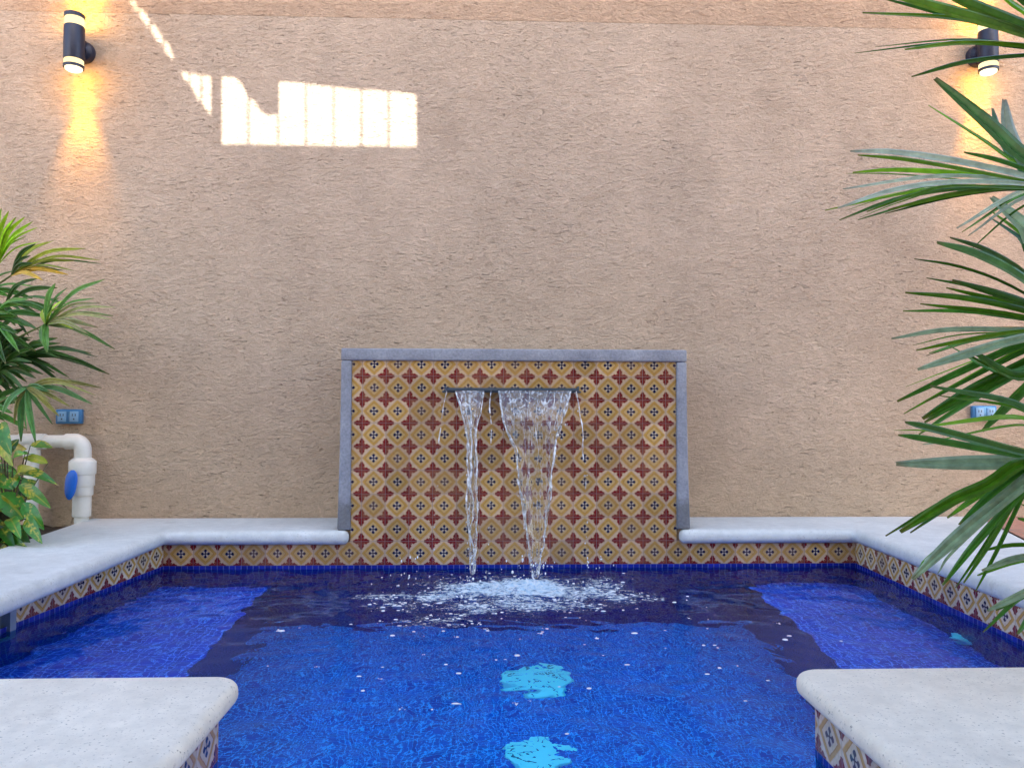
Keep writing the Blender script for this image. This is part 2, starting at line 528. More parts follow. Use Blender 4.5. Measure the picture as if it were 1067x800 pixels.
# painted border, one row of tiles
uc = lambda x: (x - CX) / T + .5
zt2 = ZT + T
seg = lambda a, b, t: (a[0] + (b[0] - a[0]) * t, a[1] + (b[1] - a[1]) * t)
L3 = math.hypot(P[3][0] - P[2][0], P[3][1] - P[2][1])
ta = 1 - .925 / 1.93; tb = 1 - 1.27 / 1.93
A_, B_ = seg(P[2], P[3], ta), seg(P[2], P[3], tb)
border = []
q = wall_quad(A_, P[3], ZT, zt2, T, -.925 / T); border.append(('tile_border', q))
q = wall_quad(P[2], B_, ZT, zt2, T, .3); border.append(('tile_border', q))
q = wall_quad(P[3], P[4], ZT, zt2, T, uc(P[3][0])); border.append(('tile_border', q))
q = wall_quad(P[4], P[5], ZT, zt2, T, 0.0); border.append(('tile_border', q))
q = wall_quad(P[5], P[6], ZT, -.042, T, 0.2); border.append(('tile_border', q))
q = wall_quad(P[6], P[7], ZT, -.042, T, -.15); border.append(('tile_border', q))
q = wall_quad(P[0], P[1], ZT, -.042, T, -(1.27 / T) + .12); border.append(('tile_border', q))
q = wall_quad(P[1], P[2], ZT, -.042, T, 0.1); border.append(('tile_border', q))
for k, (nme, q) in enumerate(border): sheet(nme, [q], M['tile' if k in (2,) else 'tile_lit'], pool)
# skimmer mouth let into the left side
sk = MB()
d = Vector((B_[0] - A_[0], B_[1] - A_[1], 0)); nrm = Vector((d.y, -d.x, 0)).normalized()
if nrm.x < 0: nrm = -nrm
def skbox(t0, t1, z0, z1, p0, p1):
    a = Vector((A_[0], A_[1], 0)) + d * t0; b = Vector((A_[0], A_[1], 0)) + d * t1
    q = [a + nrm * p0, b + nrm * p0, b + nrm * p1, a + nrm * p1]
    sk.add([(v.x, v.y, z0) for v in q] + [(v.x, v.y, z1) for v in q], [(0, 1, 2, 3), (4, 7, 6, 5), (0, 4, 5, 1), (1, 5, 6, 2), (2, 6, 7, 3), (3, 7, 4, 0)])
skbox(0.01, .09, -.26, -.05, -.03, .012); skbox(.91, .99, -.26, -.05, -.03, .012)
skbox(.09, .91, -.085, -.05, -.03, .012); skbox(.09, .91, -.26, -.225, -.03, .012); skbox(.09, .91, -.225, -.085, -.03, -.02)
sk.build('skimmer', M['grey'], pool)

# coping, rounded nosing
def nosed(name, poly, mat, z0=-.062, z1=0.0, w=.026):
    o = prism(name, poly, z0, z1, mat, pool)
    bevel(o, w, 5, 50); return o
def arc(cx, cy, r, a0, a1, n=7):
    return [(cx + r * math.cos(R(a0 + (a1 - a0) * i / n)), cy + r * math.sin(R(a0 + (a1 - a0) * i / n))) for i in range(n + 1)]
nosed('coping', [(-.600, -.030), (-.600, .030), (-.66, .05), (-.66, .418), (-1.940, .418), (-1.868, -.42), (-1.74, -1.87), (-1.372, -1.87), (-1.372, -1.2), (-1.388, -.030)], M['coping'])
nosed('coping', [(.878, .05), (.878, -.030), (1.668, -.030), (1.612, -1.2), (1.578, -1.87), (1.90, -1.87), (1.95, -1.2), (2.285, -.26), (2.53, .418), (.94, .418), (.94, .05)], M['coping'])
nosed('coping_slab', arc(-.483 - .055, -1.893 - .055, .055, 0, 90) + [(-2.4, -1.893), (-2.4, -3.6), (-.483, -3.6)], M['slab'], -.045, 0, .019)
nosed('coping_slab', [(.638, -3.6), (2.5, -3.6), (2.5, -1.880)] + arc(.638 + .055, -1.880 - .055, .055, 90, 180), M['slab'], -.045, 0, .019)
nosed('coping', [(-.470, -3.6), (.625, -3.6), (.625, -3.17), (-.470, -3.17)], M['coping'])

# floor drains and wall jet
for cx, cy, r in ((.185, -.555, .110), (.178, -1.065, .110)):
    b = MB(); b.lathe((cx, cy, ZF + .002), [(r, 0), (r, .010), (r * .93, .022), (r * .6, .030), (r * .2, .033)], 32)
    o = auto_smooth(b.build('drain_cover', M['white'], pool))
    for k in range(8):
        b = MB(); a = k * math.pi / 4
        p = Vector((cx + math.cos(a) * r * .62, cy + math.sin(a) * r * .62, ZF + .0335)); t = Vector((math.cos(a), math.sin(a), -.05)) * r * .2
        b.tube([p - t, p + t], .004, 6); b.build('grille_slot', M['grey'], o)
b = MB(); jy, jz = -.865, -.445; jx = P[4][0] + (P[5][0] - P[4][0]) * (-jy / 1.915)
b.lathe((jx - .001, jy, jz), [(.046, 0), (.046, -.010), (.040, -.018), (.034, -.022), (.030, -.034), (.018, -.042), (.010, -.040)], 28, 'x')
auto_smooth(b.build('water_jet', M['white'], pool))

# ------------------------------------------------------------------ water
waves = []
for k in range(46):
    lam = .062 * (10 ** (k / 45 * .75)); th = rng.uniform(0, 2 * math.pi)
    waves.append((2 * math.pi / lam * math.cos(th), 2 * math.pi / lam * math.sin(th), rng.uniform(0, 6.28), lam * .0021))
def wz(x, y):
    h = 0 * x
    for kx, ky, ph, a in waves: h = h + a * np.sin(kx * x + ky * y + ph)
    h = h * (.75 + .25 * np.sin(x * 2.1 + 1.0) * np.sin(y * 2.7))
    for cx, cy, amp, lam in ((.19, -.34, .0028, .085), (-.05, -.30, .0018, .070)):
        dx, dy = x - cx, y - cy
        r = np.sqrt(dx * dx + dy * dy); th = np.arctan2(dy, dx)
        r2 = r * (1 + .10 * np.sin(3 * th + 1) + .07 * np.sin(7 * th)) + .03 * np.sin(9 * x + 4 * y)
        h = h + amp * np.exp(-r / .34) * np.sin(2 * math.pi * r2 / lam) * np.clip(r / .05, 0, 1)
        h = h + amp * 1.5 * np.exp(-(r / .16) ** 2) * np.sin(31 * x + 5) * np.sin(43 * y)
    return h
nx_, ny_ = 300, 300
xs = np.linspace(-1.64, 1.70, nx_); ys = np.linspace(-3.19, .004, ny_)
Xg, Yg = np.meshgrid(xs, ys); Zg = ZW + wz(Xg, Yg)
vs = np.stack([Xg, Yg, Zg], -1).reshape(-1, 3)
fs = []
for j in range(ny_ - 1):
    ym = (ys[j] + ys[j + 1]) / 2
    for i in range(nx_ - 1):
        xm = (xs[i] + xs[i + 1]) / 2
        if ym < -1.955 and not (-.545 < xm < .70): continue
        xl = P[3][0] + (P[2][0] - P[3][0]) * (-ym / 1.93) - .02; xr = P[4][0] + (P[5][0] - P[4][0]) * (-ym / 1.915) + .02
        if xm < xl or xm > xr: continue
        k = j * nx_ + i
        fs.append((k, k + 1, k + nx_ + 1, k + nx_))
me = bpy.data.meshes.new('water'); me.from_pydata(vs.tolist(), [], fs)
bm = bmesh.new(); bm.from_mesh(me); bmesh.ops.delete(bm, geom=[v for v in bm.verts if not v.link_faces], context='VERTS'); bm.to_mesh(me); bm.free()
for p in me.polygons: p.use_smooth = True
me.materials.append(M['water'])
water = link(bpy.data.objects.new('water', me)); water['kind'] = 'structure'

# ------------------------------------------------------------------ plaster wall
wall = thing('plaster_wall', 'tall tan wall of rough dragged plaster standing behind the pool and both lamps', 'wall', (0, YW, 0))
b = MB(); b.box(-7, 7, YW, YW + .2, -.4, 2.52); b.build('plaster_face', M['stucco'], wall)
b = MB(); b.box(-7, 7, YW + .003, YW + .2, 2.523, 3.5); b.build('painted_shade_band', M['stucco_shade'], wall)  # shade along the wall top put into the plaster colour

# ------------------------------------------------------------------ fountain
ftn = thing('wall_fountain', 'raised panel of yellow and red painted tiles framed in grey stone', 'fountain', (CX, 0, 0))
sheet('tile_panel', [([(-.593, 0, zt2), (.867, 0, zt2), (.867, 0, .7535), (-.593, 0, .7535)],
                      [(uc(-.593), 1), (uc(.867), 1), (uc(.867), (.7535 - ZT) / T), (uc(-.593), (.7535 - ZT) / T)], 0)], M['tile'], ftn)
b = MB()
def leg(x0, x1, x0b, x1b):
    n = 12; rings = []
    for k in range(n + 1):
        z = .001 + (.7525 - .001) * k / n; f = (1 - k / n) ** 2
        a, c = x0 + (x0b - x0) * f, x1 + (x1b - x1) * f
        rings.append([(a, -.012, z), (c, -.012, z), (c, .30, z), (a, .30, z)])
    b.rings(rings)
leg(-.640, -.594, -.651, -.592); leg(.868, .914, .866, .927)
nb = len(b.v)
b.box(-.6405, .9145, -.0125, .415, .7535, .808)
o = b.build('stone_surround', M['stone'], ftn)
bevel(o, .007, 3, 50)
b = MB(); b.box(-.632, .906, .006, .414, -.05, .752); b.build('masonry_core', M['core'], ftn)
b = MB(); b.box(-.176, .420, -.056, -.001, .620, .632); b.box(-.176, -.170, -.056, -.001, .632, .640); b.box(.414, .420, -.056, -.001, .632, .640)
b.box(-.19, .434, -.0055, -.0015, .612, .6195)
b.build('spout', M['steel'], ftn)

# ------------------------------------------------------------------ waterfall
fall = thing('waterfall', 'clear water falling in two ragged streams from the steel spout into foam', 'waterfall', (.12, -.2, -.17))
ST = {
    'narrow_L': [(-0.13, -0.0775, 0.618), (-0.094, -0.1491, 0.522), (-0.077, -0.1821, 0.441), (-0.071, -0.2197, 0.321), (-0.074, -0.2496, 0.204), (-0.069, -0.2753, 0.088), (-0.06, -0.298, -0.026), (-0.052, -0.3173, -0.131)],
    'narrow_R': [(-0.004, -0.0757, 0.619), (-0.024, -0.1491, 0.522), (-0.036, -0.1821, 0.441), (-0.039, -0.2197, 0.321), (-0.034, -0.2496, 0.204), (-0.03, -0.2753, 0.088), (-0.037, -0.298, -0.026), (-0.04, -0.3173, -0.131)],
    'wide_L': [(0.059, -0.0757, 0.619), (0.075, -0.1491, 0.522), (0.099, -0.1821, 0.441), (0.134, -0.214, 0.341), (0.146, -0.2401, 0.243), (0.161, -0.2672, 0.126), (0.176, -0.2907, 0.012), (0.194, -0.3087, -0.083), (0.202, -0.3201, -0.147)],
    'wide_R': [(0.377, -0.0738, 0.62), (0.344, -0.1486, 0.523), (0.316, -0.1821, 0.441), (0.297, -0.2081, 0.361), (0.282, -0.2404, 0.242), (0.268, -0.2672, 0.126), (0.251, -0.2872, 0.03), (0.226, -0.3052, -0.064), (0.221, -0.3201, -0.147)],
    'trickle_a': [(-0.168, -0.0775, 0.618), (-0.181, -0.1491, 0.522), (-0.187, -0.1825, 0.44), (-0.192, -0.214, 0.341), (-0.194, -0.2401, 0.243), (-0.201, -0.2586, 0.165)],
    'trickle_b': [(0.402, -0.0738, 0.62), (0.41, -0.1486, 0.523), (0.419, -0.1821, 0.441), (0.419, -0.214, 0.341), (0.423, -0.2404, 0.242), (0.423, -0.2755, 0.087)],
    'trickle_c': [(0.03, -0.0757, 0.619), (0.021, -0.1385, 0.543), (0.029, -0.1748, 0.461), (0.025, -0.2081, 0.361)],
}
def cr(p, n):
    """smooth resample of a polyline"""
    p = [Vector(q) for q in p]; p = [p[0] * 2 - p[1]] + p + [p[-1] * 2 - p[-2]]; out = []
    m = len(p) - 3
    for i in range(n + 1):
        t = i / n * m; k = min(int(t), m - 1); t -= k
        a, b_, c, d_ = p[k:k + 4]
        out.append(.5 * ((2 * b_) + (c - a) * t + (2 * a - 5 * b_ + 4 * c - d_) * t * t + (3 * b_ - a - 3 * c + d_) * t ** 3))
    return out
def N3(x, y, z): return noise.noise(Vector((x, y, z)))
def stream(Lp, Rp, nu, nv, th, wr, seed):
    Ls, Rs = cr(Lp, nv), cr(Rp, nv); b = MB(); front, back = [], []
    for j in range(nv + 1):
        for i in range(nu + 1):
            u = i / nu; p = Ls[j].lerp(Rs[j], u); w = (Rs[j] - Ls[j]).length
            f = N3(p.x * 38 + seed, p.z * 4, seed) * wr + N3(p.x * 95, p.z * 9 + seed, 3.1) * wr * .45 + N3(p.x * 16, p.z * 5, seed + 9) * wr * 1.6
            k = th * (.25 + 1.0 * abs(N3(p.x * 60 + 5, p.z * 9 + seed, 7.7)) + 1.7 * (2 * u - 1) ** 8)
            edge = min(u, 1 - u) * nu
            if edge < .5: k *= .3
            front.append((p.x, p.y + f - k, p.z)); back.append((p.x, p.y + f + k, p.z))
    n = nu + 1; m = len(front); fs = []
    for j in range(nv):
        for i in range(nu):
            a = j * n + i
            fs.append((a, a + n, a + n + 1, a + 1)); fs.append((m + a, m + a + 1, m + a + n + 1, m + a + n))
        a = j * n; fs.append((a, m + a, m + a + n, a + n)); a = j * n + nu; fs.append((a, a + n, m + a + n, m + a))
    for i in range(nu):
        fs.append((i, i + 1, m + i + 1, m + i)); a = nv * n + i; fs.append((a, m + a, m + a + 1, a + 1))
    b.add(front + back, fs)
    return b
def strand(b, pts, r, n, wob, seed, breakup=0.0):
    ps = cr(pts, n); seg_, rad = [], []
    for i, p in enumerate(ps):
        s = i / n
        q = p + Vector((N3(p.z * 9 + seed, seed, 1) * wob + N3(p.z * 26, seed, 5) * wob * .35, N3(p.z * 11, seed, 9) * wob, 0))
        rr = r * (.38 + 1.3 * abs(N3(p.z * 26 + seed * 3, 2.2, seed)) + .5 * abs(N3(p.z * 70, seed, 4)))
        gap = breakup and N3(p.z * 24, seed * 1.7, 8) + (s - .5) * 1.4 * breakup > .22
        if gap:
            if len(seg_) > 2: b.tube(seg_, [.0004] + rad[1:-1] + [.0004], 7)
            seg_, rad = [], []
        else:
            seg_.append(q); rad.append(rr)
    if len(seg_) > 2: b.tube(seg_, [.0004] + rad[1:-1] + [.0004], 7)
sn = stream(ST['narrow_L'], ST['narrow_R'], 26, 140, .0024, .012, 2.3).build('stream', M['stream'], fall, True)
sw = stream(ST['wide_L'], ST['wide_R'], 64, 140, .0016, .0075, 6.1).build('stream', M['stream'], fall, True)
lerpP = lambda A, B, t: [Vector(a).lerp(Vector(b_), t) for a, b_ in zip(cr(A, 10), cr(B, 10))]
b = MB()
strand(b, ST['narrow_L'], .0046, 110, .011, 1.2); strand(b, ST['narrow_R'], .0042, 110, .011, 3.7)
strand(b, lerpP(ST['narrow_L'], ST['narrow_R'], .5), .0052, 110, .016, 5.2)
strand(b, lerpP(ST['narrow_L'], ST['narrow_R'], .3), .0024, 80, .012, 8.2, .9)
b.build('white_thread', M['strand'], sn, True)
b = MB()
strand(b, ST['wide_L'], .0046, 130, .009, 11.2); strand(b, ST['wide_R'], .0048, 130, .010, 13.7); strand(b, ST['wide_L'], .003, 130, .014, 41.2, .5); strand(b, ST['wide_R'], .003, 130, .016, 43.7, .5)
for t, sd, r in ((.16, 20, .0018), (.3, 21, .0016), (.43, 22, .0018), (.55, 23, .0015), (.68, 24, .0020), (.8, 25, .0018), (.9, 26, .0022)):
    pp = lerpP(ST['wide_L'], ST['wide_R'], t)
    strand(b, pp[:3 + int(sd) % 4], r, 60, .008, sd * 1.31, .8)
b.build('white_thread', M['strand'], sw, True)
for k, sd, r in (('trickle_a', 31, .0027), ('trickle_b', 33, .0027), ('trickle_c', 35, .0026)):
    b = MB(); strand(b, ST[k], r, 90, .006, sd * .77, .75); b.build('trickle', M['strand'], fall, True)['kind'] = 'stuff'

# blobs of aerated water: small squashed spheres
def ico(n=1):
    bm = bmesh.new(); bmesh.ops.create_icosphere(bm, subdivisions=n, radius=1)
    v = [tuple(q.co) for q in bm.verts]; bm.verts.index_update(); f = [tuple(q.index for q in p.verts) for p in bm.faces]; bm.free()
    return v, f
IV, IF = ico(1); IV2, IF2 = ico(2)
def blob(b, c, r, sx=1, sy=1, sz=1, hi=False):
    V_, F_ = (IV2, IF2) if hi else (IV, IF)
    b.add([(c[0] + x * r * sx, c[1] + y * r * sy, c[2] + z * r * sz) for x, y, z in V_], F_)
# drips that break from the falling streams
b = MB()
for A, Bk, cnt, spread in (('narrow_L', 'narrow_R', 46, .03), ('wide_L', 'wide_R', 60, .02)):
    for _ in range(cnt):
        s = random.random() ** .6; t = random.choice((random.uniform(-.15, .08), random.uniform(.92, 1.15), random.random()))
        p = cr(ST[A], 30)[int(s * 30)].lerp(cr(ST[Bk], 30)[int(s * 30)], t)
        blob(b, (p.x + random.gauss(0, .004), p.y + random.gauss(0, .012) - .006, p.z), random.uniform(.0012, .0036), 1, 1, random.uniform(1, 2.4))
for k in ('trickle_a', 'trickle_b', 'trickle_c'):
    e = Vector(ST[k][-1]); s0 = Vector(ST[k][-2]); dx = (e - s0) / max(1e-3, (s0.z - e.z))
    z = e.z
    while z > -.1:
        z -= random.uniform(.012, .07)
        blob(b, (e.x + (e.z - z) * dx.x * .4 + random.gauss(0, .004), e.y - (e.z - z) * .12, z), random.uniform(.0016, .0038), 1, 1, random.uniform(1, 2.2))
for k in ('trickle_a', 'trickle_b'):
    for _ in range(14):
        s = random.random(); p = cr(ST[k], 30)[int(s * 30)]
        blob(b, (p.x + random.gauss(0, .006), p.y - .006, p.z + random.gauss(0, .01)), random.uniform(.0012, .003), 1, 1, random.uniform(1, 2))
b.build('drips', M['strand'], fall, True)['kind'] = 'stuff'

# foam lying on the water
DEN = [(.19, -.38, .12, .13, .95), (.17, -.52, .19, .13, .55), (-.05, -.42, .14, .11, .75), (-.22, -.54, .18, .075, .50), (-.38, -.54, .10, .04, .34), (-.30, -.68, .12, .05, .36),
       (-.06, -.76, .15, .08, .42), (-.18, -.90, .12, .06, .34), (.40, -.50, .16, .08, .46), (.47, -.34, .07, .14, .46), (.56, -.58, .11, .06, .42), (.32, -.70, .18, .07, .36), (.08, -.66, .2, .07, .34), (.10, -.32, .32, .12, .30)]
def dens(x, y):
    return sum(a * np.exp(-((x - cx) / sx) ** 2 - ((y - cy) / sy) ** 2) for cx, cy, sx, sy, a in DEN)
fx = np.linspace(-.72, .86, 230); fy = np.linspace(-1.20, -.03, 150)
FX, FY = np.meshgrid(fx, fy); FD = dens(FX, FY)
FZ = ZW + wz(FX, FY) + .003 + .014 * np.clip(FD - .45, 0, 1) * (1 + .8 * np.sin(FX * 55 + 2 * np.sin(FY * 40)) * np.sin(FY * 61 + 2 * np.sin(FX * 33)))
fvs = np.stack([FX, FY, FZ], -1).reshape(-1, 3).tolist(); fd = FD.reshape(-1)
ffs = []
for j in range(149):
    for i in range(229):
        k = j * 230 + i
        if max(fd[k], fd[k + 231]) > .10: ffs.append((k, k + 1, k + 231, k + 230))
foam = mesh_obj('foam', fvs, ffs, M['foam'], None, True, None, [(float(q), 0, 0) for q in fd])
bm = bmesh.new(); bm.from_mesh(foam.data); bmesh.ops.delete(bm, geom=[v for v in bm.verts if not v.link_faces], context='VERTS'); bm.to_mesh(foam.data); bm.free()
foam['label'] = 'white churned foam where the falling water meets the pool'; foam['category'] = 'foam'; foam['kind'] = 'stuff'
b = MB(); cnt = 0
while cnt < 620:
    x, y = random.uniform(-.6, .75), random.uniform(-1.15, -.05); dn = float(dens(np.float64(x), np.float64(y)))
    if random.random() > dn * .9: continue
    cnt += 1
    r = (.0010 + .0040 * random.random() ** 2.2) * (1 + .6 * dn); z = ZW + float(wz(np.float64(x), np.float64(y)))
    if random.random() < .16 * dn:
        z += random.random() ** 2 * .11
        blob(b, (x, y, z), r * .8, 1, 1, random.uniform(1, 1.8))
    else:
        blob(b, (x, y, z + .003), r, random.uniform(1, 2.4), random.uniform(1, 1.6), .55)
for _ in range(90):                                  # splash crowns
    cx, cy = random.choice(((.20, -.33), (.20, -.33), (-.05, -.32), (.47, -.33), (.24, -.30), (-.30, -.33)))
    a = random.uniform(0, 6.28); rr = random.gauss(0, .05)
    blob(b, (cx + rr * math.cos(a), cy + rr * math.sin(a) * .6, ZW + random.random() ** 1.6 * .12), random.uniform(.0012, .0035), 1, 1, random.uniform(1, 2.2))
o = b.build('spray', M['bubble'], None, True)
o['label'] = 'tiny white drops thrown up around the foam'; o['category'] = 'spray'; o['kind'] = 'stuff'
b = MB()
for _ in range(115):                                  # bubbles drifting away, and surface glints added as pale blobs
    x, y = random.gauss(.10, .42), -.55 - abs(random.gauss(0, .62))
    if y < -2.0 or (y < -1.9 and not -.5 < x < .6): continue
    z = ZW + float(wz(np.float64(x), np.float64(y)))
    r = random.uniform(.0016, .0042) * (1.25 if random.random() < .3 else .8)
    blob(b, (x, y, z + r * .15), r, random.uniform(1, 2.6), random.uniform(1, 2.0), .55, True)
    if random.random() < .3:
        for _ in range(random.randint(1, 4)):
            blob(b, (x + random.gauss(0, r * 2), y + random.gauss(0, r * 2), z + r * .2), r * .6, 1.2, 1.2, .7)
o = b.build('bubbles', M['bubble'], None, True)
o['label'] = 'scattered pale bubbles and painted glints on the blue water'; o['category'] = 'bubbles'; o['kind'] = 'stuff'

# ------------------------------------------------------------------ lamps on the wall
def make_sconce():
    s = thing('wall_sconce', 'lit dark cylinder wall lamp throwing orange light, beside the patch of sunlight', 'wall lamp', (0, 0, 0), 'lit up and down lamps on the plaster wall')
    cy = -.100
    b = MB(); b.lathe((0, cy, 0), [(.0455, -.078), (.0465, -.074), (.0465, .083), (.0455, .087)], 36); auto_smooth(b.build('lamp_body', M['black'], s))
    b = MB(); b.lathe((0, 0, 0), [(.056, -.001), (.056, -.018), (.050, -.030), (.038, -.034), (.030, -.040), (.028, -.060)], 30, 'y')
    b.box(-.026, .026, -.060, -.036, -.045, .045)
    auto_smooth(b.build('mounting_bracket', M['black'], s))
    for z0, z1 in ((-.104, -.0785), (.0875, .128)):
        b = MB(); b.lathe((0, cy, 0), [(.043, z0), (.0440, z0 + .002), (.0440, z1 - .002), (.043, z1)], 36); auto_smooth(b.build('diffuser_ring', M['lit'], s))
    for z0, z1 in ((-.1175, -.1045), (.1285, .147)):
        b = MB(); rr = []
        n = 36
        for r, z in ((.040, z0), (.0465, z0), (.0465, z1), (.040, z1), (.040, z0)):
            rr.append([(r * math.cos(2 * math.pi * k / n), cy + r * math.sin(2 * math.pi * k / n), z) for k in range(n)])
        b.rings(rr, cap=False); auto_smooth(b.build('end_ring', M['black'], s))
    for z0, z1 in ((-.130, -.106), (.130, .140)):
        b = MB(); b.lathe((0, cy, 0), [(.030, z0), (.0385, z0 + .006), (.0385, z1)], 32); auto_smooth(b.build('lens', M['lens'], s))
    return s
s1 = make_sconce()
s2 = s1.copy(); COL.objects.link(s2)
for ch in list(s1.children):
    c = ch.copy(); COL.objects.link(c); c.parent = s2
s1.location = (-2.008, YW - .001, 2.309); s2.location = (2.552, YW - .001, 2.375)
s2['label'] = 'lit dark cylinder wall lamp half hidden behind the palm blades'
for s in (s1, s2):
    for dz, dy, tilt, en, cone, bl in ((-.152, -.085, 0, 2.2, 0, 0), (-.140, -.095, 42, 6, 70, 1.0), (-.140, -.090, 13, 36, 46, 1.0), (.168, -.085, 180, 3.6, 0, 0), (.155, -.095, 146, 15, 86, 1.0)):
        l = bpy.data.lights.new('sconce_light', 'SPOT' if cone else 'POINT'); l.color = (1.0, .45, .014); l.energy = en; l.shadow_soft_size = .02
        if cone: l.spot_size = R(cone); l.spot_blend = bl
        o = link(bpy.data.objects.new('sconce_light', l)); o.location = Vector(s.location) + Vector((0, dy, dz)); o.rotation_euler = (R(tilt), 0, 0)

# ------------------------------------------------------------------ socket boxes
def make_outlet():
    s = thing('wall_outlet', 'small blue grey double socket box low on the wall above the white pipe', 'outlet', (0, 0, 0), 'socket boxes low on the wall')
    b = MB(); b.box(-.062, .062, -.028, 0, -.036, .036); bevel(b.build('socket_box', M['plate'], s), .006, 3)
    for x in (-.029, .029):
        b = MB(); b.box(x - .021, x + .021, -.0325, -.0285, -.025, .025); o = bevel(b.build('socket', M['socket'], s), .0018, 2)
        b = MB()
        for dx in (-.007, .007): b.box(x + dx - .0015, x + dx + .0015, -.0335, -.0327, .002, .014)
        b.box(x - .003, x + .003, -.0335, -.0327, -.015, -.009)
        b.build('socket_slot', M['slot'], o)
    return s
o1 = make_outlet(); o2 = o1.copy(); COL.objects.link(o2)
for ch in list(o1.children):
    c = ch.copy(); COL.objects.link(c); c.parent = o2
    for g in ch.children:
        g2 = g.copy(); COL.objects.link(g2); g2.parent = c
o1.location = (-2.037, YW - .001, .496); o2.location = (2.553, YW - .001, .526)
o2['label'] = 'small blue double socket box on the wall glimpsed between the long palm blades'

# ------------------------------------------------------------------ pipework
pipe = thing('water_pipe', 'white plastic plumbing pipe bending down along the wall with a valve', 'pipe', (-1.935, .33, -.05))
PX, PY, PZ, TX = -1.935, .335, .377, -2.175
b = MB(); b.tube([(-3.2, PY, PZ), (TX - .05, PY, PZ)], .031, 24); b.tube([(TX + .05, PY, PZ), (PX - .075, PY, PZ)], .031, 24)
b.tube([(TX, PY, PZ - .07), (TX, PY, -.10)], .031, 24)
auto_smooth(b.build('pipe', M['pvc'], pipe))
b = MB(); b.tube([(TX - .062, PY, PZ), (TX - .060, PY, PZ), (TX + .060, PY, PZ), (TX + .062, PY, PZ)], [.034, .038, .038, .034], 24)
b.tube([(TX, PY, PZ), (TX, PY, PZ - .078), (TX, PY, PZ - .080)], [.036, .038, .034], 24)
auto_smooth(b.build('tee_joint', M['pvc'], pipe))
b = MB(); r_ = .042
pts = [(PX - .082, PY, PZ), (PX - .080, PY, PZ)] + [(PX - r_ + r_ * math.sin(R(a)), PY, PZ - r_ + r_ * math.cos(R(a))) for a in range(0, 91, 10)] + [(PX, PY, PZ - .082), (PX, PY, PZ - .084)]
b.tube(pts, [.034] + [.038] * (len(pts) - 2) + [.034], 26); auto_smooth(b.build('elbow_joint', M['pvc'], pipe), 50)
b = MB(); b.lathe((PX, PY, 0), [(.034, .302), (.040, .298), (.058, .284), (.060, .280), (.060, .224), (.058, .219), (.0545, .218), (.0545, .166), (.053, .163), (.049, .162), (.049, .122), (.047, .118), (.0415, .117), (.0415, .022), (.040, .018), (.032, .016), (.032, -.10)], 30)
val = auto_smooth(b.build('valve', M['pvc'], pipe))
b = MB(); b.tube([(PX - .012, PY - .045, .19), (PX - .014, PY - .074, .19)], .012, 12)
rings = []
hc, hu = Vector((PX - .014, PY - .078, .176)), Vector((-.10, 0, -1)).normalized()
hs = Vector((.97, -.12, 0)).normalized(); hn = hu.cross(hs)
for k in range(15):
    t = -1 + 2 * k / 14; w = max(.05, (1 - abs(t) ** 2.6)) ** .5 * (.030 - .004 * t)
    rings.append([hc + hu * t * .070 + hs * w * math.cos(a) + hn * .011 * max(.1, (1 - t ** 4)) * math.sin(a) for a in [2 * math.pi * i / 16 for i in range(16)]])
b.rings(rings); auto_smooth(b.build('handle', M['handle'], val), 50)

# ------------------------------------------------------------------ plants
def ribbon(b, pts, W, col, flat=None, n=12, pleat=.20, tip=.22, roll=None):
    """one pleated blade; pts run hub -> tip"""
    ps = cr(pts, n); roll = random.uniform(-.5, .5) if roll is None else roll
    vs_, L = [], len(ps)
    for i, p in enumerate(ps):
        s = i / n; t = (ps[min(i + 1, n)] - ps[max(i - 1, 0)]).normalized()
        nrm_ = (flat if flat is not None else Vector((0, -1, .5))).copy(); nrm_ = (nrm_ - t * nrm_.dot(t)).normalized()
        side = t.cross(nrm_); q = side * math.cos(roll) + nrm_ * math.sin(roll); up = q.cross(t)
        w = W * (.34 + .66 * min(1, s / .30) ** .8)
        if s > .55: w *= 1 - (1 - tip) * ((s - .55) / .45) ** 1.9
        for k, o in ((-.5, .55), (-.27, .85), (0, -.6), (.27, .85), (.5, .55)):
            vs_.append(p + q * (w * k) + up * (o * pleat * w))
    fs_ = [(i * 5 + k, i * 5 + k + 1, i * 5 + k + 6, i * 5 + k + 5) for i in range(L - 1) for k in range(4)]
    n0 = len(b.v); b.add(vs_, fs_, col)
    for i in range(L):                                   # tips a little drier, midrib paler
        f = i / n
        for k in range(5):
            c = Vector(col) * (1.18 if k == 2 else 1.0)
            if f > .93: c = c.lerp(Vector((.20, .13, .05)), .55)
            b.c[n0 + i * 5 + k] = tuple(c)
def petiole(b, a, c, r=.0045, sag=.05, col=(.10, .15, .03)):
    a, c = Vector(a), Vector(c); m = (a + c) / 2 + Vector((0, 0, sag))
    b.tube([a.lerp(m, t * 2).lerp(m.lerp(c, t), t) if False else (1 - t) ** 2 * a + 2 * t * (1 - t) * m + t * t * c for t in [i / 8 for i in range(9)]], r, 7, True, col)

